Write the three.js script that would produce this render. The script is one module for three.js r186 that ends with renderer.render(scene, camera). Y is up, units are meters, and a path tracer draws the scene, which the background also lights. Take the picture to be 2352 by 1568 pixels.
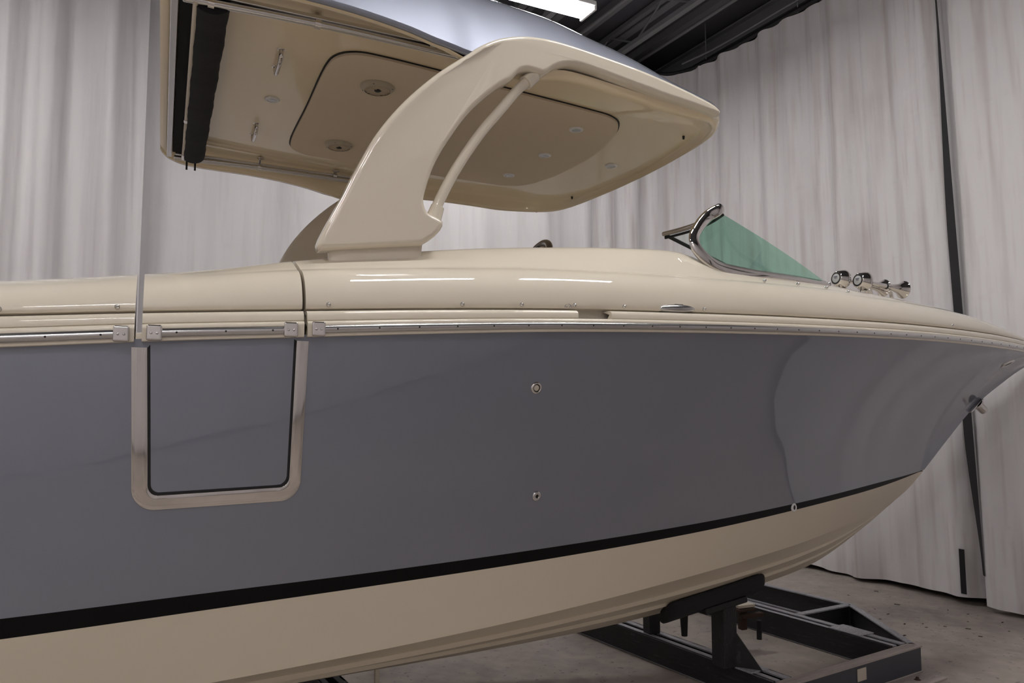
import * as THREE from 'three';
import { mergeGeometries, mergeVertices } from 'three/addons/utils/BufferGeometryUtils.js';
import { RoundedBoxGeometry } from 'three/addons/geometries/RoundedBoxGeometry.js';
import { RectAreaLightUniformsLib } from 'three/addons/lights/RectAreaLightUniformsLib.js';

// ------------------------------------------------------------------ camera, exposure, light
const scene = new THREE.Scene();
scene.background = new THREE.Color(0x000000);
const camera = new THREE.PerspectiveCamera(45.93, 1.5, 0.05, 80);
camera.position.set(0, 1.75, 4.4);
{
  const yaw = 23.5 * Math.PI / 180, pitch = 4.97 * Math.PI / 180;
  camera.lookAt(Math.sin(yaw) * Math.cos(pitch), 1.75 + Math.sin(pitch), 4.4 - Math.cos(yaw) * Math.cos(pitch));
}
scene.add(camera);
const renderer = new THREE.WebGLRenderer({ antialias: true });
renderer.toneMapping = THREE.LinearToneMapping;
renderer.toneMappingExposure = 1.05;
renderer.shadowMap.enabled = true;
RectAreaLightUniformsLib.init();
const LAMP_NITS = 40;                 // strip lamps: brightness of the area light under each fitting
const LAMP_COLOR = 0xfffdfb;
// x, z (metres) of each strip lamp's middle; all hang at the same height and run along the hall
const LAMP_Y = 6.0, LAMP_LEN = 1.22;
const LAMPS = [
  [3.46, -2.89], [-2.4, -1.6],  // second one is unseen, added as side light for the back curtain folds
  [1.95, 2.05], [3.7, 1.95], [-2.85, 2.2],
  [-3.0, 6.2], [-0.9, 6.7],  // both unseen, added over the aisle to brighten near curtain and hull side
];

// ------------------------------------------------------------------ helpers
let seedState = 7;
const rnd = () => { seedState = (seedState * 1664525 + 1013904223) >>> 0; return seedState / 4294967296; };
const clamp = (v, a, b) => Math.min(b, Math.max(a, v));
const lerp = (a, b, t) => a + (b - a) * t;
const smooth = (a, b, x) => { const t = clamp((x - a) / (b - a), 0, 1); return t * t * (3 - 2 * t); };
const V3 = (x, y, z) => new THREE.Vector3(x, y, z);
function table(pts) {                 // monotone cubic through [x, y] pairs, straight beyond the ends
  const n = pts.length, X = pts.map(p => p[0]), Y = pts.map(p => p[1]);
  const d = [], m = [];
  for (let i = 0; i < n - 1; i++) d.push((Y[i + 1] - Y[i]) / (X[i + 1] - X[i]));
  m[0] = d[0]; m[n - 1] = d[n - 2];
  for (let i = 1; i < n - 1; i++) m[i] = d[i - 1] * d[i] <= 0 ? 0 : 2 * d[i - 1] * d[i] / (d[i - 1] + d[i]);
  return x => {
    if (x <= X[0]) return Y[0] + m[0] * (x - X[0]);
    if (x >= X[n - 1]) return Y[n - 1] + m[n - 1] * (x - X[n - 1]);
    let i = 0; while (x > X[i + 1]) i++;
    const h = X[i + 1] - X[i], t = (x - X[i]) / h, t2 = t * t, t3 = t2 * t;
    return Y[i] * (2 * t3 - 3 * t2 + 1) + m[i] * h * (t3 - 2 * t2 + t) + Y[i + 1] * (3 * t2 - 2 * t3) + m[i + 1] * h * (t3 - t2);
  };
}
function grid(rows, { closed = false } = {}) {   // rows of equally many Vector3 -> smooth indexed surface, uv in metres
  const nr = rows.length, nc = rows[0].length, pos = [], uv = [], idx = [];
  let ur = 0;
  for (let r = 0; r < nr; r++) {
    if (r) ur += rows[r][nc >> 1].distanceTo(rows[r - 1][nc >> 1]);
    let uc = 0;
    for (let c = 0; c < nc; c++) {
      if (c) uc += rows[r][c].distanceTo(rows[r][c - 1]);
      const p = rows[r][c]; pos.push(p.x, p.y, p.z); uv.push(ur, uc);
    }
  }
  for (let r = 0; r < nr - 1; r++) for (let c = 0; c < nc - 1; c++) {
    const a = r * nc + c, b = a + 1, e = a + nc, f = e + 1;
    idx.push(a, e, b, b, e, f);
  }
  const g = new THREE.BufferGeometry();
  g.setAttribute('position', new THREE.Float32BufferAttribute(pos, 3));
  g.setAttribute('uv', new THREE.Float32BufferAttribute(uv, 2));
  g.setIndex(idx);
  g.computeVertexNormals();
  return g;
}
const plain = g => { const q = g.index ? g.toNonIndexed() : g; for (const k of Object.keys(q.attributes)) if (!['position', 'normal', 'uv'].includes(k)) q.deleteAttribute(k); return q; };
const merge = list => list.length === 1 ? list[0] : mergeGeometries(list.map(plain));
function mirrored(g) {                // the same surface on the other side of the centreline
  const q = g.clone(); q.applyMatrix4(new THREE.Matrix4().makeScale(1, 1, -1));
  if (q.index) { const a = q.index.array; for (let i = 0; i < a.length; i += 3) { const t = a[i]; a[i] = a[i + 1]; a[i + 1] = t; } }
  else for (const k of Object.keys(q.attributes)) {
    const at = q.attributes[k], n = at.itemSize, A = at.array;
    for (let i = 0; i < at.count; i += 3) for (let j = 0; j < n; j++) { const t = A[i * n + j]; A[i * n + j] = A[(i + 1) * n + j]; A[(i + 1) * n + j] = t; }
  }
  return q;
}
const both = g => merge([g, mirrored(g)]);
function box(w, h, d, x, y, z, r = 0, turn = 0) {
  const g = r > 0 ? new RoundedBoxGeometry(w, h, d, 3, r) : new THREE.BoxGeometry(w, h, d);
  if (turn) g.rotateY(turn);
  return g.translate(x, y, z);
}
function tube(pts, r, seg = 48, sides = 12, closed = false) {
  const curve = new THREE.CatmullRomCurve3(pts.map(p => p.isVector3 ? p : V3(...p)), closed, 'centripetal');
  const g = new THREE.TubeGeometry(curve, seg, r, sides, closed);
  if (closed) return g;
  const caps = [0, 1].map(t => {
    const p = curve.getPointAt(t), d = curve.getTangentAt(t); if (!t) d.negate();
    const s = new THREE.SphereGeometry(r, sides, 6, 0, Math.PI * 2, 0, Math.PI / 2); s.scale(1, 0.5, 1);
    s.applyQuaternion(new THREE.Quaternion().setFromUnitVectors(V3(0, 1, 0), d)); return s.translate(p.x, p.y, p.z);
  });
  return merge([g, ...caps]);
}
function rod(a, b, r, sides = 14, r2 = r) {
  const A = V3(...a), B = V3(...b), d = B.clone().sub(A), L = d.length();
  const g = new THREE.CylinderGeometry(r2, r, L, sides);
  g.applyQuaternion(new THREE.Quaternion().setFromUnitVectors(V3(0, 1, 0), d.normalize()));
  const m = A.add(B).multiplyScalar(0.5); return g.translate(m.x, m.y, m.z);
}
function lathe(profile, dir, at, sides = 36) {   // profile [[radius, along]], axis along dir
  const g = new THREE.LatheGeometry(profile.map(p => new THREE.Vector2(Math.max(p[0], 1e-4), p[1])), sides);
  g.applyQuaternion(new THREE.Quaternion().setFromUnitVectors(V3(0, 1, 0), V3(...dir).normalize()));
  return g.translate(...at);
}
function beamBetween(a, b, w, h, r = 0) {        // box from a to b (centre line), w wide, h tall
  const A = V3(...a), B = V3(...b), d = B.clone().sub(A), L = d.length();
  const g = r ? new RoundedBoxGeometry(L, h, w, 3, r) : new THREE.BoxGeometry(L, h, w);
  g.applyQuaternion(new THREE.Quaternion().setFromUnitVectors(V3(1, 0, 0), d.normalize()));
  const m = A.add(B).multiplyScalar(0.5); return g.translate(m.x, m.y, m.z);
}

const names = new Map();
const numbered = n => { const k = names.get(n) || 0; names.set(n, k + 1); return k ? `${n}_${String(k).padStart(3, '0')}` : n; };
function tag(o, label, category, group, kind) {
  if (label) o.userData.label = label;
  if (category) o.userData.category = category;
  if (group) o.userData.group = group;
  if (kind) o.userData.kind = kind;
  return o;
}
const bases = new Map();              // group -> its base, so that parts may be given in hall coordinates
function thing(name, label, category, base = [0, 0, 0], group) {
  const o = new THREE.Group(); o.name = numbered(name); o.position.set(...base); scene.add(o); bases.set(o, V3(...base));
  return tag(o, label, category, group);
}
function part(name, geos, m, parent, label) {    // one mesh, shapes given in hall coordinates
  const g = Array.isArray(geos) ? merge(geos) : geos;
  const o = new THREE.Mesh(g, m); o.name = name; o.castShadow = o.receiveShadow = true;
  const b = bases.get(parent) || V3(0, 0, 0);
  if (bases.has(parent)) g.translate(-b.x, -b.y, -b.z);
  bases.set(o, b);
  parent.add(o); if (label) o.userData.label = label;
  return o;
}
function solo(name, geos, m, label, category, kind, group) {
  const o = new THREE.Mesh(Array.isArray(geos) ? merge(geos) : geos, m);
  o.name = numbered(name); o.castShadow = o.receiveShadow = true; scene.add(o);
  return tag(o, label, category, group, kind);
}
const structure = (name, geos, m, label) => solo(name, geos, m, label, null, 'structure');

// ------------------------------------------------------------------ procedural textures
function hash(x, y, s) { let h = (x * 374761393 + y * 668265263 + s * 974711) | 0; h = Math.imul(h ^ (h >>> 13), 1274126177); return ((h ^ (h >>> 16)) >>> 0) / 4294967296; }
function vnoise(x, y, px, py, s) {    // value noise that repeats every px, py cells
  const x0 = Math.floor(x), y0 = Math.floor(y), fx = x - x0, fy = y - y0;
  const u = fx * fx * (3 - 2 * fx), v = fy * fy * (3 - 2 * fy);
  const w = (a, n) => ((a % n) + n) % n;
  const a = hash(w(x0, px), w(y0, py), s), b = hash(w(x0 + 1, px), w(y0, py), s), c = hash(w(x0, px), w(y0 + 1, py), s), d = hash(w(x0 + 1, px), w(y0 + 1, py), s);
  return lerp(lerp(a, b, u), lerp(c, d, u), v);
}
function fbm(u, v, cx, cy, oct, s) {
  let t = 0, a = 0.5, n = 0;
  for (let i = 0; i < oct; i++) { t += a * vnoise(u * cx, v * cy, cx, cy, s + i); n += a; a *= 0.5; cx *= 2; cy *= 2; }
  return t / n;
}
function texture(w, h, f, srgb, repX, repY) {
  const d = new Uint8Array(w * h * 4);
  for (let j = 0; j < h; j++) for (let i = 0; i < w; i++) {
    const c = f((i + 0.5) / w, (j + 0.5) / h), k = (j * w + i) * 4;
    d[k] = clamp(c[0] * 255, 0, 255); d[k + 1] = clamp(c[1] * 255, 0, 255); d[k + 2] = clamp(c[2] * 255, 0, 255); d[k + 3] = 255;
  }
  const t = new THREE.DataTexture(d, w, h); t.wrapS = t.wrapT = THREE.RepeatWrapping; t.magFilter = THREE.LinearFilter; t.minFilter = THREE.LinearMipmapLinearFilter;
  t.generateMipmaps = true; if (srgb) t.colorSpace = THREE.SRGBColorSpace; t.repeat.set(1 / repX, 1 / repY); t.needsUpdate = true;
  return t;
}
// vinyl sheeting: handling marks as vertical runs, blots, and a few scuffs
const curtainMap = (s, dirt, warm) => texture(768, 768, (u, v) => {
  const run = fbm(u, v, 46, 3, 3, s), fine = fbm(u, v, 130, 10, 2, s + 9), blot = fbm(u, v, 7, 6, 4, s + 20), spot = fbm(u, v, 40, 40, 2, s + 31);
  const d = dirt * (0.5 * smooth(0.45, 0.95, run) + 0.25 * smooth(0.5, 0.95, fine) + 0.3 * smooth(0.45, 0.95, blot) + 0.06 * smooth(0.80, 0.86, spot));
  return [0.885 - d * (0.30 - 0.12 * warm), 0.872 - d * 0.32, 0.878 - d * (0.33 + 0.1 * warm)];
}, true, 5.2, 5.2);
const wrinkleBump = texture(512, 512, (u, v) => { const a = fbm(u, v, 24, 5, 4, 61) * 0.7 + fbm(u, v, 9, 22, 3, 71) * 0.3; return [a, a, a]; }, false, 2.6, 3.2);
const concreteMap = texture(1024, 1024, (u, v) => {
  const a = fbm(u, v, 5, 5, 5, 101), b = fbm(u, v, 60, 60, 3, 111), st = smooth(0.58, 0.75, fbm(u, v, 9, 8, 4, 131)), sp = smooth(0.80, 0.86, fbm(u, v, 150, 150, 2, 141));
  const k = 0.64 + (a - 0.5) * 0.22 + (b - 0.5) * 0.10 - st * 0.07 - sp * 0.16;
  return [k * 1.05, k * 0.985, k * 0.93];
}, true, 4.2, 4.2);
const concreteRough = texture(512, 512, (u, v) => { const a = 0.36 + 0.4 * fbm(u, v, 8, 8, 4, 151); return [a, a, a]; }, false, 3.7, 3.7);
const carpetBump = texture(256, 256, (u, v) => { const a = fbm(u, v, 90, 90, 2, 161); return [a, a, a]; }, false, 0.3, 0.3);
const paintedSteelMap = texture(512, 512, (u, v) => {
  const chip = smooth(0.66, 0.74, fbm(u, v, 26, 26, 3, 171)), dust = fbm(u, v, 8, 8, 4, 181);
  const k = 0.105 + 0.04 * dust + 0.14 * chip * dust; return [k, k * 1.0, k * 1.05];
}, true, 0.8, 0.8);
const wornLitSteelMap = texture(512, 512, (u, v) => {  // flange wear and dust, base grey lightened further for light from above
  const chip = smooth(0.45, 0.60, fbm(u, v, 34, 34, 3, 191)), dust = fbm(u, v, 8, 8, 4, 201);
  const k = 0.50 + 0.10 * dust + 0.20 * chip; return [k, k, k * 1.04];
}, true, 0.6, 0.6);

// ------------------------------------------------------------------ materials
const lin = (r, g, b) => new THREE.Color().setRGB(r, g, b);
const std = o => new THREE.MeshStandardMaterial(o), phys = o => new THREE.MeshPhysicalMaterial(o);
const M = {
  slate: phys({ color: lin(0.245, 0.26, 0.315), roughness: 0.5, metalness: 0.78, clearcoat: 1, clearcoatRoughness: 0.015, side: THREE.DoubleSide }),
  bootBlack: phys({ color: lin(0.004, 0.0038, 0.004), roughness: 0.5, specularIntensity: 0.25, side: THREE.DoubleSide }),
  cream: phys({ color: lin(0.66, 0.59, 0.485), roughness: 0.6, clearcoat: 1, clearcoatRoughness: 0.02, side: THREE.DoubleSide }),
  ivory: phys({ color: lin(0.74, 0.615, 0.42), roughness: 0.6, clearcoat: 1, clearcoatRoughness: 0.03, side: THREE.DoubleSide }),  // cream gelcoat again, yellowed to put warm bounced light into its colour
  bottomCream: phys({ color: lin(0.69, 0.615, 0.49), roughness: 0.5, clearcoat: 0.4, clearcoatRoughness: 0.25, side: THREE.DoubleSide }),
  headliner: std({ color: lin(0.63, 0.525, 0.40), roughness: 0.85, side: THREE.DoubleSide }),
  chrome: std({ color: lin(0.66, 0.63, 0.61), roughness: 0.07, metalness: 1, side: THREE.DoubleSide }),
  brushed: std({ color: lin(0.58, 0.57, 0.57), roughness: 0.22, metalness: 1, side: THREE.DoubleSide }),
  black: std({ color: lin(0.006, 0.006, 0.007), roughness: 0.6, side: THREE.DoubleSide }),
  fabricBlack: std({ color: lin(0.008, 0.008, 0.010), roughness: 0.95, bumpMap: carpetBump, bumpScale: 0.0015, side: THREE.DoubleSide }),
  whitePlastic: std({ color: lin(0.72, 0.70, 0.70), roughness: 0.35 }),
  greyLens: phys({ color: lin(0.35, 0.35, 0.37), roughness: 0.15, clearcoat: 1 }),
  grille: std({ color: lin(0.42, 0.37, 0.28), roughness: 0.6 }),
  tintGlass: phys({ color: lin(0.46, 0.74, 0.62), roughness: 0, transmission: 1, thickness: 0, ior: 1.5, side: THREE.DoubleSide }),
  clearGlass: phys({ color: lin(0.90, 0.97, 0.96), roughness: 0, transmission: 1, thickness: 0, ior: 1.5, side: THREE.DoubleSide }),
  carpet: std({ color: lin(0.020, 0.020, 0.022), roughness: 1, bumpMap: carpetBump, bumpScale: 0.003 }),
  steel: std({ map: paintedSteelMap, roughness: 0.6, metalness: 0.1 }),
  wornLitSteel: std({ map: wornLitSteelMap, roughness: 0.5, metalness: 0.2 }),
  dustySteel: std({ map: concreteMap, color: lin(1.0, 1.0, 1.05), roughness: 0.6 }),
  bluePaint: std({ color: lin(0.045, 0.048, 0.060), roughness: 0.45 }),
  rubber: std({ color: lin(0.012, 0.012, 0.013), roughness: 0.8 }),
  rust: std({ color: lin(0.05, 0.028, 0.018), roughness: 0.9 }),
  concrete: std({ map: concreteMap, roughnessMap: concreteRough, roughness: 1 }),
  curtainBack: std({ map: curtainMap(301, 0.25, 0), roughness: 0.6, bumpMap: wrinkleBump, bumpScale: 0.012, side: THREE.DoubleSide }),
  curtainFront: std({ map: curtainMap(401, 0.6, 0.25), roughness: 0.55, bumpMap: wrinkleBump, bumpScale: 0.02, side: THREE.DoubleSide }),
  ceiling: std({ color: lin(0.10, 0.10, 0.115), roughness: 0.9 }),
  roofSteel: std({ color: lin(0.22, 0.22, 0.23), roughness: 0.6, metalness: 0.2 }),
  darkWall: std({ color: lin(0.13, 0.126, 0.12), roughness: 0.9 }),
  lampHousing: std({ color: lin(0.75, 0.75, 0.75), roughness: 0.5 }),
  lampTube: std({ color: 0xffffff, emissive: LAMP_COLOR, emissiveIntensity: 45, roughness: 0.4 }),
  wheelRim: phys({ color: lin(0.05, 0.035, 0.025), roughness: 0.25, clearcoat: 1 }),
  paleVinyl: std({ color: lin(0.55, 0.49, 0.41), roughness: 0.6, side: THREE.DoubleSide }),
  ink: std({ color: lin(0.10, 0.10, 0.16), roughness: 0.6 }),
  dial: std({ color: lin(0.45, 0.46, 0.46), roughness: 0.4 }),
};

// ------------------------------------------------------------------ the hall
const FRONT = z => 6.88 + 0.0667 * z;                 // plane of the front curtain
const BACK = x => -4.86 - 0.0667 * (x - 6.55);        // plane of the back curtain
structure('floor', box(20, 0.2, 18, 1.5, -0.1, 1.0), M.concrete, 'worn grey concrete floor with dust and scuff marks');
{
  const f = scene.getObjectByName('floor').geometry, p = f.attributes.position, uv = f.attributes.uv;
  for (let i = 0; i < p.count; i++) uv.setXY(i, p.getX(i), p.getZ(i));
}
structure('ceiling', box(20, 0.2, 18, 1.5, 7.1, 1.0), M.ceiling, 'dark unlit corrugated hall ceiling high overhead');
structure('wall_front', box(0.2, 7.0, 18, 7.75, 3.5, 1.0), M.darkWall, 'dark hall wall above and behind the curtains');
structure('wall_back', box(20, 7.0, 0.2, 1.5, 3.5, -6.6), M.darkWall, 'dark hall wall behind the long curtain');
structure('wall_near', box(20, 7.0, 0.2, 1.5, 3.5, 9.6), M.darkWall, 'dark hall wall on the open side');
structure('wall_aft', box(0.2, 7.0, 18, -7.6, 3.5, 1.0), M.darkWall, 'dark hall wall beyond the stern');

// vinyl curtains: real folds, a hem just off the floor
function sheet(path, len, y0, y1, { amp = 0.05, wave = 0.6, seed = 1, hem = 0.02, ns = 260, ny = 36, flare = 0.0 } = {}) {
  seedState = seed * 7919 + 11;
  const waves = []; for (let i = 0; i < 7; i++) waves.push([wave * (0.45 + 1.5 * rnd()), rnd() * 6.28, 0.35 + 0.65 * rnd(), (rnd() - 0.5) * 0.25]);
  const norm = waves.reduce((a, w) => a + w[2], 0) * 0.55;
  const rows = [];
  for (let i = 0; i <= ns; i++) {
    const s = len * i / ns, [px, pz, nx, nz] = path(s), row = [];
    const hemY = y0 + hem * Math.sin(s * 2.3 + seed) + hem * 0.6 * Math.sin(s * 5.1 + seed * 2);
    for (let j = 0; j <= ny; j++) {
      const t = j / ny, y = lerp(hemY, y1, t);
      let d = 0; for (const [wl, ph, a, dr] of waves) { const q = Math.sin((s + dr * t) * 6.283 / wl + ph + 0.3 * Math.sin(s * 1.7 + ph)); d += a * Math.sign(q) * Math.pow(Math.abs(q), 0.8); }
      d = d / norm * amp * (0.85 + 0.3 * t) + flare * (1 - t) * (1 - t);
      row.push(V3(px + nx * d, y, pz + nz * d));
    }
    rows.push(row);
  }
  return grid(rows);
}
const backPath = x0 => s => [x0 + s, BACK(x0 + s), 0.067, 0.998];
const frontPath = (z0, dx = 0) => s => [FRONT(z0 + s) + dx, z0 + s, -0.998, 0.067];
const TRACK_Y = 6.42;
solo('vinyl_curtain', sheet(backPath(-5.6), 5.36, 0.05, TRACK_Y, { amp: 0.15, wave: 0.42, seed: 4, ns: 420 }), M.curtainBack,
  'white vinyl curtain with deep rounded folds behind the stern half of the boat', 'curtain');
solo('vinyl_curtain', sheet(s => { const p = backPath(-0.33)(s); p[1] -= 0.24; return p; }, 5.75, 0.05, TRACK_Y, { amp: 0.05, wave: 0.7, seed: 9 }), M.curtainBack,
  'smoother white vinyl curtain seen under the hardtop', 'curtain');
const frontA = tag(new THREE.Group(), 'stained white vinyl curtain hanging across the bow with a black tape mark near its hem', 'curtain');
frontA.name = numbered('vinyl_curtain'); frontA.position.set(FRONT(-2.4), 0, -2.4); scene.add(frontA); bases.set(frontA, frontA.position.clone());
const gapZ = y => -0.66 - 0.036 * (y - 0.3);           // the joint leans a little
{ // from the seam on the long side, round the bent corner, across the bow to the joint
  const x0 = 5.12, R = 0.55, L1 = 6.55 - R - x0, cx = x0 + L1, cz = BACK(cx) + R;
  const path = s => {
    if (s < L1) { const x = x0 + s; return [x, BACK(x), 0.067, 0.998]; }
    const a = Math.min((s - L1) / R, Math.PI / 2);
    if (a < Math.PI / 2) return [cx + R * Math.sin(a), cz - R * Math.cos(a), -Math.sin(a), Math.cos(a)];
    const z = cz + (s - L1 - R * Math.PI / 2); return [FRONT(z) - 0.02 * Math.exp(-(z - cz) * 3), z, -0.998, 0.067];
  };
  const len = L1 + R * Math.PI / 2 + (-0.68 - cz);
  const g = sheet(path, len, 0.055, TRACK_Y, { amp: 0.065, wave: 0.5, seed: 21, ns: 380, hem: 0.018 });
  const p = g.attributes.position;
  for (let i = 0; i < p.count; i++) { const y = p.getY(i), z = p.getZ(i), k = clamp((z - cz) / (-0.68 - cz), 0, 1); const dz = (gapZ(y) + 0.68) * k; p.setZ(i, z + dz); p.setX(i, p.getX(i) + dz * 0.0667); }
  g.computeVertexNormals();
  part('curtain_sheet', g, M.curtainFront, frontA);
  const tapeRows = []; for (let i = 0; i <= 10; i++) { const y = lerp(0.10, 0.50, i / 10); tapeRows.push([V3(FRONT(-0.86) - 0.075, y, -0.855 - 0.01 * y), V3(FRONT(-0.80) - 0.075, y, -0.80 - 0.01 * y)]); }
  part('tape_strip', grid(tapeRows), M.black, frontA, 'black hook-and-loop tape strip');
}
const frontB = tag(new THREE.Group(), 'plain white vinyl curtain edged with black binding, overlapping its stained neighbour at the bow', 'curtain');
frontB.name = numbered('vinyl_curtain'); frontB.position.set(FRONT(1.0), 0, 1.0); scene.add(frontB); bases.set(frontB, frontB.position.clone());
{
  const g = sheet(frontPath(-0.62, -0.05), 4.3, 0.035, TRACK_Y, { amp: 0.085, wave: 0.7, seed: 33, ns: 240, hem: 0.012, flare: 0.06 });
  const p = g.attributes.position;
  for (let i = 0; i < p.count; i++) { const y = p.getY(i), z = p.getZ(i), k = 1 - (z + 0.62) / 4.3; const dz = (gapZ(y) + 0.055 - (-0.62)) * clamp(k, 0, 1.05); p.setZ(i, z + dz); }
  g.computeVertexNormals();
  part('curtain_sheet', g, M.curtainFront, frontB);
  const rows = []; for (let i = 0; i <= 60; i++) { const y = lerp(0.30, TRACK_Y - 0.05, i / 60), z = gapZ(y), w = 0.045 + 0.075 * smooth(5.9, 3.2, y) * smooth(0.25, 1.6, y); rows.push([V3(FRONT(z) - 0.075, y, z + 0.065 - w), V3(FRONT(z) - 0.115, y, z + 0.068)]); }
  part('edge_binding', grid(rows), M.black, frontB, 'black binding along the edge');
}
solo('vinyl_curtain', sheet(s => [-5.75, -3.75 + s, 1, 0], 11.3, 0.05, TRACK_Y, { amp: 0.06, wave: 0.8, seed: 41, ns: 200, ny: 12 }), M.curtainBack, 'white vinyl curtain closing the hall beyond the stern', 'curtain');
solo('vinyl_curtain', sheet(s => [-5.5 + s, 7.8, 0, -1], 12.3, 0.05, TRACK_Y, { amp: 0.06, wave: 0.8, seed: 43, ns: 200, ny: 12 }), M.curtainBack, 'white vinyl curtain facing the hull side across the aisle', 'curtain');
solo('vinyl_curtain', sheet(s => [7.15, 3.95 + s, -1, 0], 3.7, 0.05, TRACK_Y, { amp: 0.05, wave: 0.8, seed: 45, ns: 100, ny: 12 }), M.curtainFront, 'white vinyl curtain farther along the aisle from the bow', 'curtain');

{ // curtain track
  const t = thing('curtain_track', 'black bent curtain track hung from rods under the dark ceiling', 'track', [FRONT(-3), TRACK_Y, -3]);
  const pts = []; for (let x = -5.5; x <= 5.9; x += 1.9) pts.push([x, TRACK_Y + 0.03, BACK(x)]);
  pts.push([6.3, TRACK_Y + 0.03, BACK(6.2) + 0.08], [6.5, TRACK_Y + 0.03, BACK(6.5) + 0.3]);
  for (let z = -4; z <= 4; z += 1.3) pts.push([FRONT(z), TRACK_Y + 0.03, z]);
  part('rail', tube(pts, 0.03, 220, 8), M.black, t);
  const pts2 = pts.slice(8).map(p => [p[0] - 0.03, p[1] + 0.10, p[2]]);
  part('conduit', tube(pts2, 0.014, 60, 8), M.roofSteel, t);
  for (const z of [-4.2, -2.6, -1.0, 0.9]) part('hanger_rod', rod([FRONT(z), TRACK_Y, z], [FRONT(z), 7.0, z], 0.008, 8), M.roofSteel, t);
  for (const x of [-2, 1, 4]) part('hanger_rod', rod([x, TRACK_Y, BACK(x)], [x, 7.0, BACK(x)], 0.008, 8), M.roofSteel, t);
}
{ // roof steel seen beyond the hardtop
  const skew = x => z => [x + 0.0667 * z, z];
  const beam = (x, y, w, h, label, z0 = -6.4, z1 = 6) => {
    const a = skew(x);
    const g = []; const A = [a(z0)[0], y, z0], B = [a(z1)[0], y, z1];
    g.push(beamBetween(A, B, w * 0.12, h)); for (const s of [-1, 1]) g.push(beamBetween([A[0], y + s * h / 2, z0], [B[0], y + s * h / 2, z1], w, h * 0.09));
    return solo('roof_beam', g, M.roofSteel, label, 'beam');
  };
  beam(7.2, 6.80, 0.16, 0.24, 'grey steel roof beam running just above the curtain track by the front wall');
  for (const [i, x] of [5.9, 4.5].entries()) {
    const t = thing('roof_truss', i ? 'dark open-web roof truss above the middle of the boat' : 'dark open-web roof truss above the bow', 'truss', [x, 7.5, -3]);
    part('bottom_chord', beamBetween([x - 0.42, 6.62, -6.3], [x + 0.4, 6.62, 6], 0.08, 0.06), M.roofSteel, t);
    part('top_chord', beamBetween([x - 0.42, 6.94, -6.3], [x + 0.4, 6.94, 6], 0.08, 0.06), M.roofSteel, t);
    for (let k = 0; k < 14; k++) { const z = -6.2 + k * 0.6, xx = x + 0.0667 * z; part('web_bar', rod([xx, k % 2 ? 6.62 : 6.94, z], [xx + 0.04, k % 2 ? 6.94 : 6.62, z + 0.6], 0.014, 6), M.roofSteel, t); }
  }
  for (const [k, x] of [6.5, 5.3, 3.9].entries()) solo('ceiling_pipe', rod([x - 0.42, 6.78, -6.3], [x + 0.4, 6.78, 6], 0.025, 10), M.roofSteel, ['grey pipe under the ceiling next to the front wall', 'grey pipe under the ceiling between the two trusses', 'grey pipe under the ceiling above the hardtop'][k], 'pipe');
  for (let k = 0; k < 8; k++) { const x = 2.7 + k * 0.55; solo('roof_purlin', [beamBetween([x - 0.42, 6.94, -6.3], [x + 0.4, 6.94, 6], 0.07, 0.12), beamBetween([x - 0.42, 6.885, -6.3], [x + 0.4, 6.885, 6], 0.11, 0.015)], M.roofSteel, 'slim steel purlin running across under the dark ceiling beside the trusses', 'purlin', null, 'roof purlins'); }
  solo('wall_column', box(0.22, 7.0, 0.3, 7.5, 3.5, -4.6), M.black, 'dark steel column against the front wall by the hall corner', 'column');
}

// strip lamps: housing, two tubes, and an area light of the same size under the tubes
LAMPS.forEach(([x, z], i) => {
  const where = ['over the far side of the hardtop', 'over the far quarter of the stern, unseen and added to light the back curtain', 'over the deck beside the hardtop arm', 'over the deck beside the windshield', 'over the deck beside the stern', 'over the open aisle off the stern quarter, unseen and added to brighten the hull side', 'over the open aisle off the side door, unseen and added to brighten the hull side'][i];
  const t = thing('strip_lamp', `two-tube fluorescent strip lamp hanging ${where}`, 'lamp', [x, LAMP_Y, z], 'fluorescent strip lamps');
  const turn = 0.0667;
  const w = (g) => g.rotateY(turn).translate(x, LAMP_Y, z);
  part('housing', w(box(LAMP_LEN + 0.04, 0.05, 0.33, 0, 0.07, 0, 0.012)), M.lampHousing, t);
  for (const s of [-1, 1]) {
    part('tube', w(rod([-LAMP_LEN / 2, 0.02, s * 0.085], [LAMP_LEN / 2, 0.02, s * 0.085], 0.02, 12)), M.lampTube, t);
  }
  for (const s of [-1, 1]) part('hanger_wire', w(rod([s * 0.5, 0.09, 0], [s * 0.5, 0.98, 0], 0.004, 6)), M.roofSteel, t);
  for (const s of [-1, 1]) part('end_cap', w(box(0.03, 0.08, 0.30, s * (LAMP_LEN / 2 + 0.015), 0.04, 0, 0.006)), M.lampHousing, t);
  const l = new THREE.RectAreaLight(LAMP_COLOR, LAMP_NITS, LAMP_LEN, 0.27);
  l.position.set(x, LAMP_Y - 0.012, z); l.lookAt(x, 0, z); l.rotateZ(turn); l.castShadow = true;
  l.name = `lamp_light_${i}`; scene.add(l);
});

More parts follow.
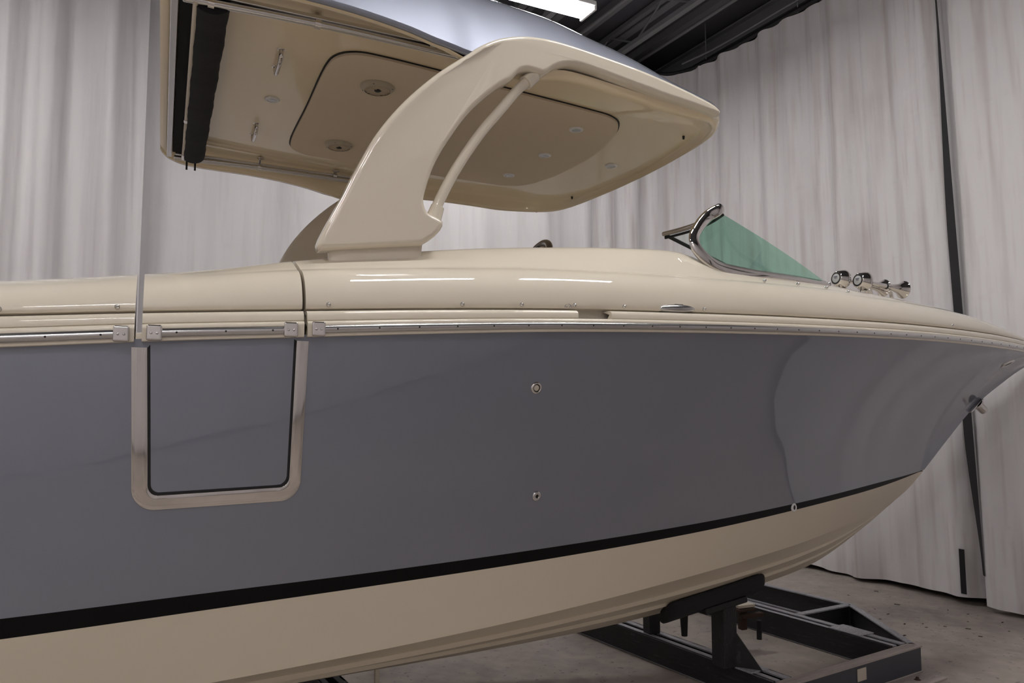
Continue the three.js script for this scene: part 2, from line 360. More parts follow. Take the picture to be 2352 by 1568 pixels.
// ------------------------------------------------------------------ the boat: lines (metres; x to the bow, z to starboard)
const XT = 6.72, XA = -2.6;
const superE = (x, x0, xt, b, n, m) => { const t = clamp((x - x0) / (xt - x0), 0, 1); return b * Math.pow(Math.max(0, 1 - Math.pow(t, n)), m); };
const zSheer = x => superE(x, -1, XT, 1.5, 2.6, 0.8);
const zStripe = x => superE(x, -1.5, 5.28, 1.42, 2.3, 1);
const zChine = x => superE(x, -1.5, 4.95, 1.33, 2.3, 1);
const ySheer = table([[-2.6, 1.80], [-0.461, 1.947], [-0.004, 1.983], [0.391, 2.009], [0.915, 2.044], [1.535, 2.080], [2.541, 2.119], [3.427, 2.145], [4.324, 2.164], [5.598, 2.171], [6.72, 2.172]]);
const yStripeT = table([[-2.6, 1.05], [-0.436, 1.106], [0.219, 1.126], [0.669, 1.136], [1.452, 1.157], [2.489, 1.190], [3.537, 1.235], [4.402, 1.276], [5.30, 1.306]]);
const yStripeB = table([[-2.6, 0.97], [-0.433, 1.042], [0.220, 1.068], [0.670, 1.083], [1.452, 1.107], [2.488, 1.145], [3.535, 1.199], [4.398, 1.243], [5.30, 1.302]]);
const yChine = table([[-2.6, 0.72], [0.195, 0.792], [0.696, 0.811], [1.501, 0.846], [2.582, 0.907], [3.004, 0.931], [3.524, 0.960], [4.106, 1.003], [4.95, 1.068]]);
const yKeel = table([[-2.6, 0.30], [0, 0.33], [1.13, 0.365], [2.3, 0.425], [2.93, 0.485], [3.743, 0.60], [4.159, 0.69], [4.722, 0.943], [4.936, 1.064], [5.141, 1.180], [5.305, 1.306], [5.583, 1.539], [5.909, 1.795], [6.196, 1.958], [6.515, 2.111], [6.70, 2.17]]);
const yGroove = table([[-2.6, 1.90], [-0.473, 2.055], [-0.086, 2.084], [0.467, 2.120], [0.970, 2.152], [1.585, 2.185], [2.384, 2.215], [2.949, 2.233], [4.013, 2.258], [5.179, 2.269], [6.72, 2.262]]);
const yCrease = table([[-2.6, 1.95], [-0.493, 2.146], [-0.092, 2.193], [0.099, 2.231], [0.492, 2.287], [0.772, 2.313], [1.065, 2.339], [1.617, 2.377], [1.946, 2.390], [2.350, 2.402], [2.975, 2.416], [3.330, 2.420], [3.731, 2.405], [4.200, 2.388], [4.774, 2.365], [5.399, 2.330], [6.72, 2.28]]);
const yTop = table([[-2.6, 2.0], [-0.524, 2.196], [-0.099, 2.249], [0.108, 2.278], [0.508, 2.350], [1.040, 2.435], [1.303, 2.470], [1.715, 2.513], [2.065, 2.543], [2.38, 2.560], [2.50, 2.545], [2.66, 2.502], [2.990, 2.494], [3.551, 2.488], [3.873, 2.472], [4.375, 2.456], [4.740, 2.446], [5.184, 2.415], [5.702, 2.355], [6.72, 2.285]]);
const inset = (x, d) => {             // point of the plan line moved d inboard
  const e = 1e-3, x1 = Math.min(x + e, XT), x0 = x - e, dz = zSheer(x1) - zSheer(x0), dx = x1 - x0, L = Math.hypot(dx, dz);
  const nx = -dz / L, nz = dx / L; return [x - nx * d, Math.max(0, zSheer(x) - nz * d)];
};
const kBow = x => Math.min(1, zSheer(x) / 0.9 + 0.02);
const stations = (a, b, n, pow = 1) => Array.from({ length: n + 1 }, (_, i) => { const q = i / n; return a + (b - a) * (1 - Math.pow(1 - q, pow)); });

const boat = thing('motor_boat', 'large slate grey and cream sport boat with hardtop, resting on a steel cradle', 'boat', [2, 0.36, 0]);

// topsides
const hullSection = (x, t) => {       // t 0 at the rub rail, 1 at the boot stripe (or the stem)
  const y0 = ySheer(x) + 0.012, z0 = Math.max(0, zSheer(x) - 0.028 * kBow(x));
  const stem = x > 5.28, y2 = stem ? yKeel(x) : yStripeT(x), z2 = stem ? 0 : zStripe(x);
  const f = lerp(-0.10, 0.72, smooth(0.8, 5.2, x));
  const cz = lerp(0.5 * (z0 + z2), z2 + 0.05 * (z0 - z2), f), cy = lerp(0.5 * (y0 + y2), y2 + 0.62 * (y0 - y2), Math.max(f, 0));
  const a = (1 - t) * (1 - t), b = 2 * t * (1 - t), c = t * t;
  return [a * y0 + b * cy + c * y2, a * z0 + b * cz + c * z2];
};
const hullZ = (x, y) => { let a = 0, b = 1; for (let i = 0; i < 40; i++) { const m = (a + b) / 2; if (hullSection(x, m)[0] > y) a = m; else b = m; } return hullSection(x, a)[1]; };
const hullNormal = (x, y) => { const e = 0.004; const dzx = (hullZ(x + e, y) - hullZ(x - e, y)) / (2 * e), dzy = (hullZ(x, y + e) - hullZ(x, y - e)) / (2 * e); return V3(-dzx, -dzy, 1).normalize(); };
{
  const xs = [...stations(XA, 5.0, 110), ...stations(5.04, XT - 0.012, 70, 1.7)];
  const rows = xs.map(x => Array.from({ length: 33 }, (_, j) => { const [y, z] = hullSection(x, j / 32); return V3(x, y, z); }));
  const g = grid(rows);
  const transom = grid([[V3(XA, 0.3, 0), V3(XA, 0.72, 1.33), V3(XA, 1.05, 1.42), V3(XA, 1.8, 1.47)], [V3(XA, 0.3, 0), V3(XA, 0.72, 0), V3(XA, 1.05, 0), V3(XA, 1.8, 0)]]);
  part('hull_topsides', [g, mirrored(g), transom, mirrored(transom)], M.slate, boat, 'glossy slate grey painted topsides');
  const xs2 = stations(XA, 5.30, 130);
  const band = (f0, f1, n = 6) => grid(xs2.map(x => Array.from({ length: n + 1 }, (_, j) => { const [a, b] = f0(x), [c, d] = f1(x), t = j / n; return V3(x, lerp(a, c, t), lerp(b, d, t)); })));
  const sT = x => [yStripeT(x), zStripe(x)], sB = x => [yStripeB(x), Math.max(0, zStripe(x) - 0.006)];
  part('boot_stripe', both(band(sT, sB, 3)), M.bootBlack, boat, 'black boot stripe');
  const ch = x => x < 4.95 ? [Math.max(yChine(x), yKeel(x)), zChine(x)] : [yKeel(x), 0];
  const kl = x => [Math.min(yKeel(x), ch(x)[0]), 0];
  const mix = (x, t, dy = 0) => { const [a, b] = ch(x), [c, d] = kl(x); const k = clamp(zChine(x) / 0.5, 0, 1); return [lerp(a, c, t) + dy * k, lerp(b, d, t)]; };
  const b = [];
  b.push(band(sB, ch, 8));
  b.push(band(ch, x => { const k = clamp(zChine(x) / 0.5, 0, 1); return [ch(x)[0] - 0.008 * k, Math.max(0, ch(x)[1] - 0.075 * k)]; }, 2));
  const in1 = x => { const k = clamp(zChine(x) / 0.5, 0, 1); return [ch(x)[0] - 0.008 * k, Math.max(0, ch(x)[1] - 0.075 * k)]; };
  b.push(band(in1, x => mix(x, 0.36), 3));
  b.push(band(x => mix(x, 0.36), x => { const p = mix(x, 0.36, -0.022); return p; }, 1));
  b.push(band(x => mix(x, 0.36, -0.022), x => mix(x, 0.42, -0.004), 2));
  b.push(band(x => mix(x, 0.42, -0.004), x => mix(x, 0.68), 3));
  b.push(band(x => mix(x, 0.68), x => mix(x, 0.68, -0.02), 1));
  b.push(band(x => mix(x, 0.68, -0.02), x => mix(x, 0.73, -0.004), 2));
  b.push(band(x => mix(x, 0.73, -0.004), kl, 3));
  part('hull_bottom', both(merge(b)), M.bottomCream, boat, 'cream painted hull bottom with chine and strakes');
}

// gunwale: rub rail, steel strip, bead and coaming, cut at both sides of the side door
const GAP1 = [-0.088, -0.065], GAP2 = [0.4605, 0.4725];
function sweep(x0, x1, profile, { ends = true, n = 120 } = {}) {   // profile(x) -> [[inset, y], ...] outboard to inboard
  const xs = x1 > 5 ? [...stations(x0, 4.6, n), ...stations(4.64, x1, 90, 1.9)] : stations(x0, x1, n);
  const rows = xs.map(x => profile(x).map(([d, y]) => { const [px, pz] = inset(x, d); return V3(px, y, pz); }));
  const g = [grid(rows)];
  if (ends) for (const r of [rows[0], rows[rows.length - 1]]) {
    const c = r.reduce((a, p) => a.add(p), V3(0, 0, 0)).multiplyScalar(1 / r.length);
    g.push(grid([r, r.map(p => p.clone().lerp(c, 0.98))]));
  }
  return merge(g);
}
const H = x => yGroove(x) - ySheer(x);
const railP = x => { const y = ySheer(x), h = H(x); return [[0.05, y + 0.004], [0.004, y], [0, y + 0.004], [0, y + 0.40 * h], [-0.001, y + 0.45 * h], [0.002, y + 0.51 * h], [0.009, y + 0.535 * h], [0.013, y + 0.56 * h], [0.05, y + 0.57 * h]]; };
const beadP = x => { const y = ySheer(x), h = H(x); return [[0.05, y + 0.565 * h], [0.014, y + 0.565 * h], [0.013, y + 0.60 * h], [0.014, y + 0.74 * h], [0.018, y + 0.84 * h], [0.026, y + 0.90 * h], [0.036, y + 0.925 * h], [0.09, y + 0.935 * h]]; };
const stripP = x => { const y = ySheer(x), h = H(x), c = y + 0.26 * h, r = 0.15 * h; return Array.from({ length: 11 }, (_, i) => { const a = -Math.PI / 2 + Math.PI * i / 10; return [-0.017 * Math.cos(a) + 0.002, c + r * Math.sin(a)]; }); };
const coamP = x => {                  // rounded side, a crease, then the steeper upper side
  const g = yGroove(x), c = yCrease(x), t = yTop(x), k = kBow(x);
  const out = [[0.085, g - 0.05], [0.085, g - 0.001], [0.052, g + 0.001], [0.048, g + 0.004]];
  const a0 = 0.046, a1 = 0.17 * k, b1 = 0.33 * k, m = smooth(-0.1, 0.5, x) * (1 - smooth(3.0, 4.2, x));
  const sharp = [];
  for (let i = 1; i <= 14; i++) { const q = i / 14, th = q * 1.42; sharp.push([a0 + (a1 - a0) * (1 - Math.cos(th)) / (1 - Math.cos(1.42)), lerp(g + 0.004, c, Math.sin(th) / Math.sin(1.42))]); }
  for (const [p, q] of [[0.06, 0.10], [0.2, 0.28], [0.4, 0.5], [0.58, 0.70], [0.74, 0.86], [0.84, 0.935], [0.92, 0.975], [1, 1]]) sharp.push([lerp(a1, b1, p), lerp(c, t, q)]);
  sharp.forEach(([d, y], i) => { const th = (i + 1) / 22 * 1.4; out.push([lerp(a0 + (b1 - a0) * (1 - Math.cos(th)) / (1 - Math.cos(1.4)), d, m), lerp(lerp(g + 0.004, t, Math.sin(th) / Math.sin(1.4)), y, m)]); });
  out.push([0.37 * k, t - 0.002], [0.40 * k, t - 0.016], [0.41 * k, t - 0.06], [0.415 * k, lerp(Math.min(t - 0.1, 1.9), t - 0.12, smooth(3.2, 3.7, x))]);
  return out;
};
function gunwale(x0, x1, parent, beadCut) {
  part('rub_rail', sweep(x0, x1, railP), M.cream, parent);
  const segs = beadCut ? [[x0, beadCut[0]], [beadCut[1], x1]] : [[x0, x1]];
  part('gunwale_bead', segs.map(([a, b]) => sweep(a, b, beadP)), M.cream, parent);
  part('coaming', sweep(x0, x1, coamP), M.cream, parent);
}
gunwale(XA, GAP1[0], boat);
gunwale(GAP2[1], XT - 0.004, boat, [1.605, 1.775]);
const door = new THREE.Group(); door.name = 'side_door'; boat.add(door); bases.set(door, bases.get(boat).clone());
gunwale(GAP1[1], GAP2[0], door);
{ // the far side in one piece
  const m = (f, ...a) => mirrored(sweep(XA, XT - 0.004, f, ...a));
  part('rub_rail', [m(railP, { n: 60 })], M.cream, boat);
  part('gunwale_bead', [m(beadP, { n: 60 })], M.cream, boat);
  part('coaming', [m(coamP, { n: 60 })], M.cream, boat);
  part('rub_strip', [m(stripP, { n: 60 })], M.brushed, boat);
}
function railFittings(x0, x1, parent, ends) {
  const s = part('rub_strip', sweep(x0, x1, stripP, { ends: false }), M.brushed, parent, 'polished steel half-round strip');
  for (const e of ends) {
    const x = e < 0 ? x0 + 0.022 : x1 - 0.022, y = ySheer(x) + 0.26 * H(x), z = zSheer(x);
    const br = part('strip_end_cap', box(0.048, 0.052, 0.020, x, y, z + 0.012, 0.006), M.chrome, parent, 'square chrome end bracket');
    for (const d of [-0.009, 0.009]) part('screw', lathe([[0, 0.004], [0.003, 0.0035], [0.0045, 0.001], [0.0045, -0.001]], [0, 0, 1], [x + d, y - 0.002, z + 0.022], 12), M.brushed, br);
  }
  for (let x = x0 + 0.09; x < x1 - 0.07 && x < 6.2; x += 0.155) {
    const [px, pz] = inset(x, -0.0145), y = ySheer(x) + 0.25 * H(x);
    part('screw', lathe([[0, 0.002], [0.003, 0.0015], [0.0038, -0.001]], [0, 0.05, 1], [px, y, pz], 10), M.rubber, s);
  }
}
railFittings(XA, -0.104, boat, [1]);
railFittings(-0.05, 0.434, door, [-1, 1]);
railFittings(0.487, XT - 0.02, boat, [-1]);

// inside: sole, foredeck, bulkheads
{
  const rim = stations(3.75, XT - 0.004, 60, 1.8).map(x => { const [px, pz] = inset(x, 0.33 * kBow(x)); return [px, yTop(px > XT ? XT : x), pz]; });
  const rows = rim.map(([x, y, z]) => Array.from({ length: 9 }, (_, j) => { const t = j / 8; return V3(x, y + 0.015 * (1 - (1 - t) * (1 - t)), z * (1 - t)); }));
  part('foredeck', both(grid(rows)), M.cream, boat);
  const sole = stations(XA, 3.8, 30).map(x => [V3(x, 1.5, Math.max(0.1, Math.min(zSheer(x) - 0.42, hullZ(x, 1.5) - 0.06))), V3(x, 1.5, 0)]);
  part('cockpit_sole', both(grid(sole)), M.paleVinyl, boat);
  const dash = new THREE.Shape(); [[1.98, 2.04], [1.94, 2.2], [2.06, 2.33], [2.45, 2.36], [2.75, 2.44], [3.70, 2.45], [3.70, 2.04]].forEach(([x, y], i) => i ? dash.lineTo(x, y) : dash.moveTo(x, y));
  const eg = d => new THREE.ExtrudeGeometry(dash, { depth: d, bevelEnabled: true, bevelSize: 0.015, bevelThickness: 0.015, bevelSegments: 2 });
  part('helm_console', [eg(0.50).translate(0, 0, 0.33)], M.cream, boat);
  part('port_console', [eg(0.50).translate(0, 0, -0.83)], M.cream, boat);
}
{ // steering wheel: its rim shows above the coaming
  const c = [1.765, 2.487, 0.60], tilt = 0.42;
  const w = new THREE.Group(); w.name = 'steering_wheel'; boat.add(w); bases.set(w, bases.get(boat).clone());
  const rot = g => g.rotateZ(-tilt).translate(...c);
  part('wheel_rim', rot(new THREE.TorusGeometry(0.165, 0.019, 14, 60).rotateY(Math.PI / 2)), M.wheelRim, w, 'dark varnished wheel rim');
  part('inner_ring', rot(new THREE.TorusGeometry(0.138, 0.010, 10, 60).rotateY(Math.PI / 2)), M.brushed, w, 'pale metal inner ring');
  for (let k = 0; k < 3; k++) part('spoke', rot(box(0.012, 0.145, 0.03, 0, 0.07, 0, 0.004).rotateX(k * 2.094 + 1.05)), M.brushed, w);
  part('hub', rot(lathe([[0, 0.03], [0.03, 0.026], [0.042, 0], [0.03, -0.12]], [-1, 0, 0], [0, 0, 0])), M.wheelRim, w);
}

// side door panel, gasket and polished frame, shaped to the hull side
const onHull = (g, off) => { const p = g.attributes.position; for (let i = 0; i < p.count; i++) { const x = p.getX(i), y = p.getY(i), d = p.getZ(i); const n = hullNormal(x, y), z = hullZ(x, y); p.setXYZ(i, x + n.x * (d + off), y + n.y * (d + off), z + n.z * (d + off)); } g.computeVertexNormals(); return g; };
function ribbonU(outer, inner, depth) {          // U-shaped band between two equally long lists of [x, y], rounded lips
  const rows = outer.map((o, i) => { const q = inner[i], at = (t, d) => V3(lerp(o[0], q[0], t), lerp(o[1], q[1], t), d); return [at(0, -0.002), at(0, depth * 0.6), at(0.05, depth), at(0.35, depth), at(0.65, depth), at(0.95, depth), at(1, depth * 0.6), at(1, -0.002)]; });
  const g = grid(rows);
  const capA = grid([rows[0], rows[0].map(p => V3(p.x, p.y, -0.002))]), z = rows[rows.length - 1], capB = grid([z, z.map(p => V3(p.x, p.y, -0.002))]);
  return [g, capA, capB];
}
function dense(list, n) { const c = new THREE.CatmullRomCurve3(list.map(p => V3(p[0], p[1], 0)), false, 'centripetal'); return c.getSpacedPoints(n).map(p => [p.x, p.y]); }
function roundU(xl, xr, yt0, yt1, yb0, yb1, r, n) {   // down the left, round the bottom, up the right
  const out = []; const k = n / 5;
  for (let i = 0; i < 2 * k; i++) out.push([lerp(xl[0], xl[1], i / (2 * k)), lerp(yt0, yb0 + r, i / (2 * k))]);
  for (let i = 0; i <= 12; i++) { const a = Math.PI + i / 12 * Math.PI / 2; out.push([xl[1] + r + r * Math.cos(a), yb0 + r + r * Math.sin(a)]); }
  for (let i = 1; i < k; i++) out.push([lerp(xl[1] + r, xr[1] - r, i / k), lerp(yb0, yb1, i / k)]);
  for (let i = 0; i <= 12; i++) { const a = 1.5 * Math.PI + i / 12 * Math.PI / 2; out.push([xr[1] - r + r * Math.cos(a), yb1 + r + r * Math.sin(a)]); }
  for (let i = 1; i <= 2 * k; i++) out.push([lerp(xr[1], xr[0], i / (2 * k)), lerp(yb1 + r, yt1, i / (2 * k))]);
  return out;
}
{
  const yt0 = 1.962, yt1 = 2.003;
  const o = roundU([-0.097, -0.081], [0.482, 0.474], yt0, yt1, 1.421, 1.430, 0.075, 60), i = roundU([-0.047, -0.030], [0.438, 0.432], yt0, yt1, 1.471, 1.482, 0.034, 60);
  const i2 = roundU([-0.0385, -0.0215], [0.4295, 0.4235], yt0 + 0.01, yt1 + 0.006, 1.4795, 1.4905, 0.028, 60);
  part('door_frame', ribbonU(o, i, 0.007).map(g => onHull(g, 0)), M.chrome, boat, 'polished steel U-shaped door surround');
  part('door_gasket', ribbonU(i, i2, 0.0015).map(g => onHull(g, 0.0005)), M.black, boat);
  const nx = 24, ny = 26, rows = [];
  for (let a = 0; a <= nx; a++) { const t = a / nx, row = []; for (let b = 0; b <= ny; b++) { const s = b / ny; const x = lerp(lerp(-0.0385, -0.0215, s), lerp(0.4295, 0.4235, s), t), e = Math.min(t, 1 - t) * 0.45; const rr = e < 0.028 ? 0.028 - Math.sqrt(Math.max(0, 0.028 * 0.028 - (0.028 - e) * (0.028 - e))) : 0; row.push(V3(x, lerp(lerp(yt0, yt1, t) + 0.012, lerp(1.4795, 1.4905, t) + rr, s), 0)); } rows.push(row); }
  part('door_panel', onHull(grid(rows), 0.003), M.slate, door, 'slate grey door panel');
}
{ // fittings let into the hull side
  const disc = (name, x, y, label, make) => { const n = hullNormal(x, y), z = hullZ(x, y); const t = new THREE.Group(); t.name = name; boat.add(t); bases.set(t, bases.get(boat).clone()); t.userData.label = label; make(t, [n.x, n.y, n.z], [x, y, z]); };
  disc('through_hull', 1.43, 1.848 - 0.0, 'chrome ringed fitting with pale centre', (t, n, p) => {
    part('ring', lathe([[0.016, 0.001], [0.0165, 0.006], [0.020, 0.008], [0.025, 0.004], [0.026, 0]], n, p), M.chrome, t);
    part('dark_seat', lathe([[0, 0.002], [0.0165, 0.002]], n, p), M.black, t);
    part('plug', lathe([[0, 0.005], [0.0115, 0.005], [0.0125, 0.003]], n, p), M.paleVinyl, t);
  });
  disc('drain_outlet', 1.48, 1.392, 'small steel outlet with dark hole', (t, n, p) => {
    part('ring', lathe([[0.008, 0.001], [0.0085, 0.006], [0.016, 0.007], [0.021, 0.003], [0.0215, 0]], n, p), M.brushed, t);
    part('hole', lathe([[0, 0.002], [0.0085, 0.002]], n, p), M.black, t);
  });
  {
    const x = 3.332, y = 1.205, z = zStripe(x), n = [0.27, 0.0, 0.96];
    const t = new THREE.Group(); t.name = 'drain_outlet'; boat.add(t); bases.set(t, bases.get(boat).clone()); t.userData.label = 'white ringed outlet on the boot stripe';
    part('ring', lathe([[0.013, 0.001], [0.0135, 0.006], [0.019, 0.007], [0.024, 0.003], [0.0245, -0.003]], n, [x, y, z]), M.whitePlastic, t);
    part('hole', lathe([[0, 0.003], [0.0135, 0.003]], n, [x, y, z]), M.black, t);
  }
  { // hawse hole near the stem head
    const x = 5.74, y = 2.105, z = hullZ(x, y), n = hullNormal(x, y);
    const t = new THREE.Group(); t.name = 'hawse_hole'; boat.add(t); bases.set(t, bases.get(boat).clone()); t.userData.label = 'oval chrome hawse hole';
    const q = new THREE.Quaternion().setFromUnitVectors(V3(0, 0, 1), n), pl = g => g.scale(1.7, 1, 1).applyQuaternion(q).translate(x, y, z);
    part('rim', pl(new THREE.TorusGeometry(0.036, 0.011, 12, 40)), M.chrome, t);
    part('hole', pl(new THREE.CircleGeometry(0.036, 30).translate(0, 0, 0.006)), M.black, t);
  }
  { // bow eye on the stem
    const t = new THREE.Group(); t.name = 'bow_eye'; boat.add(t); bases.set(t, bases.get(boat).clone()); t.userData.label = 'steel bow eye on the stem';
    part('eye', lathe([[0, 0.085], [0.018, 0.083], [0.030, 0.072], [0.034, 0.055], [0.034, 0.0], [0.046, -0.006], [0.046, -0.02]], [0.72, -0.62, 0.12], [5.945, 1.80, 0.0], 24), M.chrome, t);
    part('backing_plate', beamBetween([5.83, 1.745, 0], [5.98, 1.85, 0], 0.05, 0.012, 0.005), M.chrome, t);
  }
}
{ // fittings on the coaming
  const cl = new THREE.Group(); cl.name = 'pull_up_cleat'; boat.add(cl); bases.set(cl, bases.get(boat).clone()); cl.userData.label = 'flush chrome pull-up cleat';
  const x = 2.16, [px, pz] = inset(x, 0.055), y = yGroove(x) + 0.012;
  const dome = new THREE.SphereGeometry(1, 32, 16); dome.scale(0.105, 0.022, 0.028); dome.rotateZ(0.035).translate(px, y, pz + 0.004);
  part('dome', dome, M.brushed, cl);
  part('bar', box(0.05, 0.006, 0.012, px + 0.01, y + 0.019, pz + 0.012, 0.003), M.chrome, cl);
  for (const u of [-0.476, -0.143, 0.554, 1.085, 1.35, 1.605, 1.863, 2.327]) {
    const yy = yGroove(u) + 0.016, [sx, sz] = inset(u, 0.043);
    part('snap_stud', lathe([[0, 0.009], [0.004, 0.008], [0.0055, 0.005], [0.004, 0.003], [0.008, 0.001], [0.008, -0.006]], [0, 0.25, 1], [sx, yy, sz], 14), M.brushed, boat);
  }
  for (const [u, d] of [[2.86, 0.155], [3.12, 0.155], [3.36, 0.155], [3.56, 0.16], [4.5, 0.05]]) {
    const [sx, sz] = inset(u, d * kBow(u)), yy = d < 0.1 ? yGroove(u) + 0.02 : yCrease(u) + 0.01;
    part('snap_stud', lathe([[0, 0.010], [0.005, 0.008], [0.006, 0.004], [0.009, 0.001], [0.009, -0.006]], [0.1, 0.5, 0.9], [sx, yy, sz], 14), M.brushed, boat);
  }
  // round decal above the bead
  const [dx, dz] = inset(1.575, 0.046), dy = yGroove(1.575) + 0.004;
  const dec = [new THREE.TorusGeometry(0.017, 0.0007, 4, 40, Math.PI).translate(0, 0, 0), beamBetween([0.004, 0, 0], [0.012, 0.013, 0], 0.001, 0.0012), beamBetween([-0.012, 0.003, 0], [-0.004, 0.003, 0], 0.001, 0.002)];
  part('round_decal', dec.map(g => g.rotateX(-0.2).translate(dx, dy, dz + 0.002)), M.ink, boat, 'thin round ink mark');
}

// ------------------------------------------------------------------ hardtop
const wTop = table([[-0.06, 1.12], [-0.045, 1.18], [0.0, 1.24], [0.08, 1.285], [0.2, 1.30], [1.05, 1.295], [1.2, 1.27], [1.35, 1.237], [1.9, 1.17], [2.44, 1.108], [2.57, 1.092], [2.64, 1.05], [2.70, 0.98], [2.75, 0.86], [2.79, 0.66], [2.815, 0.42], [2.83, 0.18], [2.833, 0.0]]);
const yRim = table([[-0.06, 3.43], [0.0, 3.405], [0.16, 3.385], [0.47, 3.372], [0.65, 3.358], [0.88, 3.325], [1.04, 3.290], [1.17, 3.262], [1.4, 3.270], [1.7, 3.335], [2.0, 3.322], [2.3, 3.298], [2.57, 3.278], [2.7, 3.272], [2.833, 3.285]]);
const yRoof = table([[-0.06, 3.43], [0.0, 3.405], [0.16, 3.385], [0.47, 3.372], [0.65, 3.358], [0.88, 3.325], [1.04, 3.290], [1.17, 3.275], [1.3, 3.325], [1.5, 3.385], [1.7, 3.395], [1.9, 3.38], [2.16, 3.365], [2.44, 3.338], [2.57, 3.335], [2.7, 3.338], [2.833, 3.345]]);
const hCrown = table([[-0.06, 0.33], [0.3, 0.45], [0.9, 0.505], [1.04, 0.535], [1.17, 0.548], [1.3, 0.495], [1.5, 0.428], [1.9, 0.385], [2.26, 0.33], [2.5, 0.255], [2.65, 0.19], [2.75, 0.13], [2.80, 0.08], [2.833, 0.02]]);
const yLiner = x => 3.46 - 0.05 * x;
const top = new THREE.Group(); top.name = 'hardtop'; boat.add(top); bases.set(top, bases.get(boat).clone());
{
  const xs = [...stations(-0.06, 0.2, 14, 0.6), ...stations(0.24, 2.4, 56), ...stations(2.43, 2.833, 34, 1.7)];
  const roof = xs.map(x => {
    const w = wTop(x), y = yRoof(x), h = hCrown(x), k = clamp(w / 0.3, 0, 1);
    const front = 0.02 * smooth(2.5, 2.83, x);
    const row = [[0.022, -0.006], [0.010, -0.008], [0.003, 0.0]].map(([d, e]) => V3(x - front, y + e * k, Math.max(0, w - d * k)));
    for (let j = 0; j <= 40; j++) { const rr = 1 - Math.pow(j / 40, 1.9); const d = Math.min(w * (1 - rr), 0.5625); row.push(V3(x - front, y + 0.012 * k + h / 0.38 * (1.35 * d - 1.2 * d * d) * lerp(1, 0.6, smooth(2.6, 2.83, x)), w * rr)); }
    return row;
  });
  const aft = roof[0], aftFace = grid([aft, aft.map(p => V3(p.x, yRim(-0.06), p.z))]);
  part('roof_skin', both(merge([grid(roof), aftFace])), M.slate, top, 'slate blue grey painted roof');
  const under = xs.map(x => {
    const w = wTop(x), y = yRim(x), L = Math.max(yLiner(x), y + 0.004), dip = 0.04 * smooth(1.2, 1.6, x) * (1 - smooth(2.2, 2.75, x)), k = clamp(w / 0.6, 0, 1), e = smooth(-0.06, 0.05, x);
    const up = 0.062 * smooth(2.2, 2.55, x), P = [[0.018 - 0.018 * smooth(2.2, 2.55, x), y - 0.004 + up], [0.018 - 0.018 * smooth(2.2, 2.55, x), y - 0.004 + up * 0.3], [0.026, y - 0.010 - dip * 0.3], [0.045, y - 0.008 - dip], [0.07, y - dip * 0.8 + 0.006], [0.085, lerp(y, L, 0.5 * e)], [0.10, lerp(y, L, 0.85 * e)], [0.15, lerp(y, L, e)]];
    const row = P.map(([d, yy]) => V3(x, yy, Math.max(0, w - d * k)));
    for (let j = 1; j <= 12; j++) row.push(V3(x, lerp(y, L, e), Math.max(0, w - 0.15 * k) * (1 - j / 12)));
    return row;
  });
  part('underside_liner', both(grid(under)), M.ivory, top, 'glossy cream underside');
}
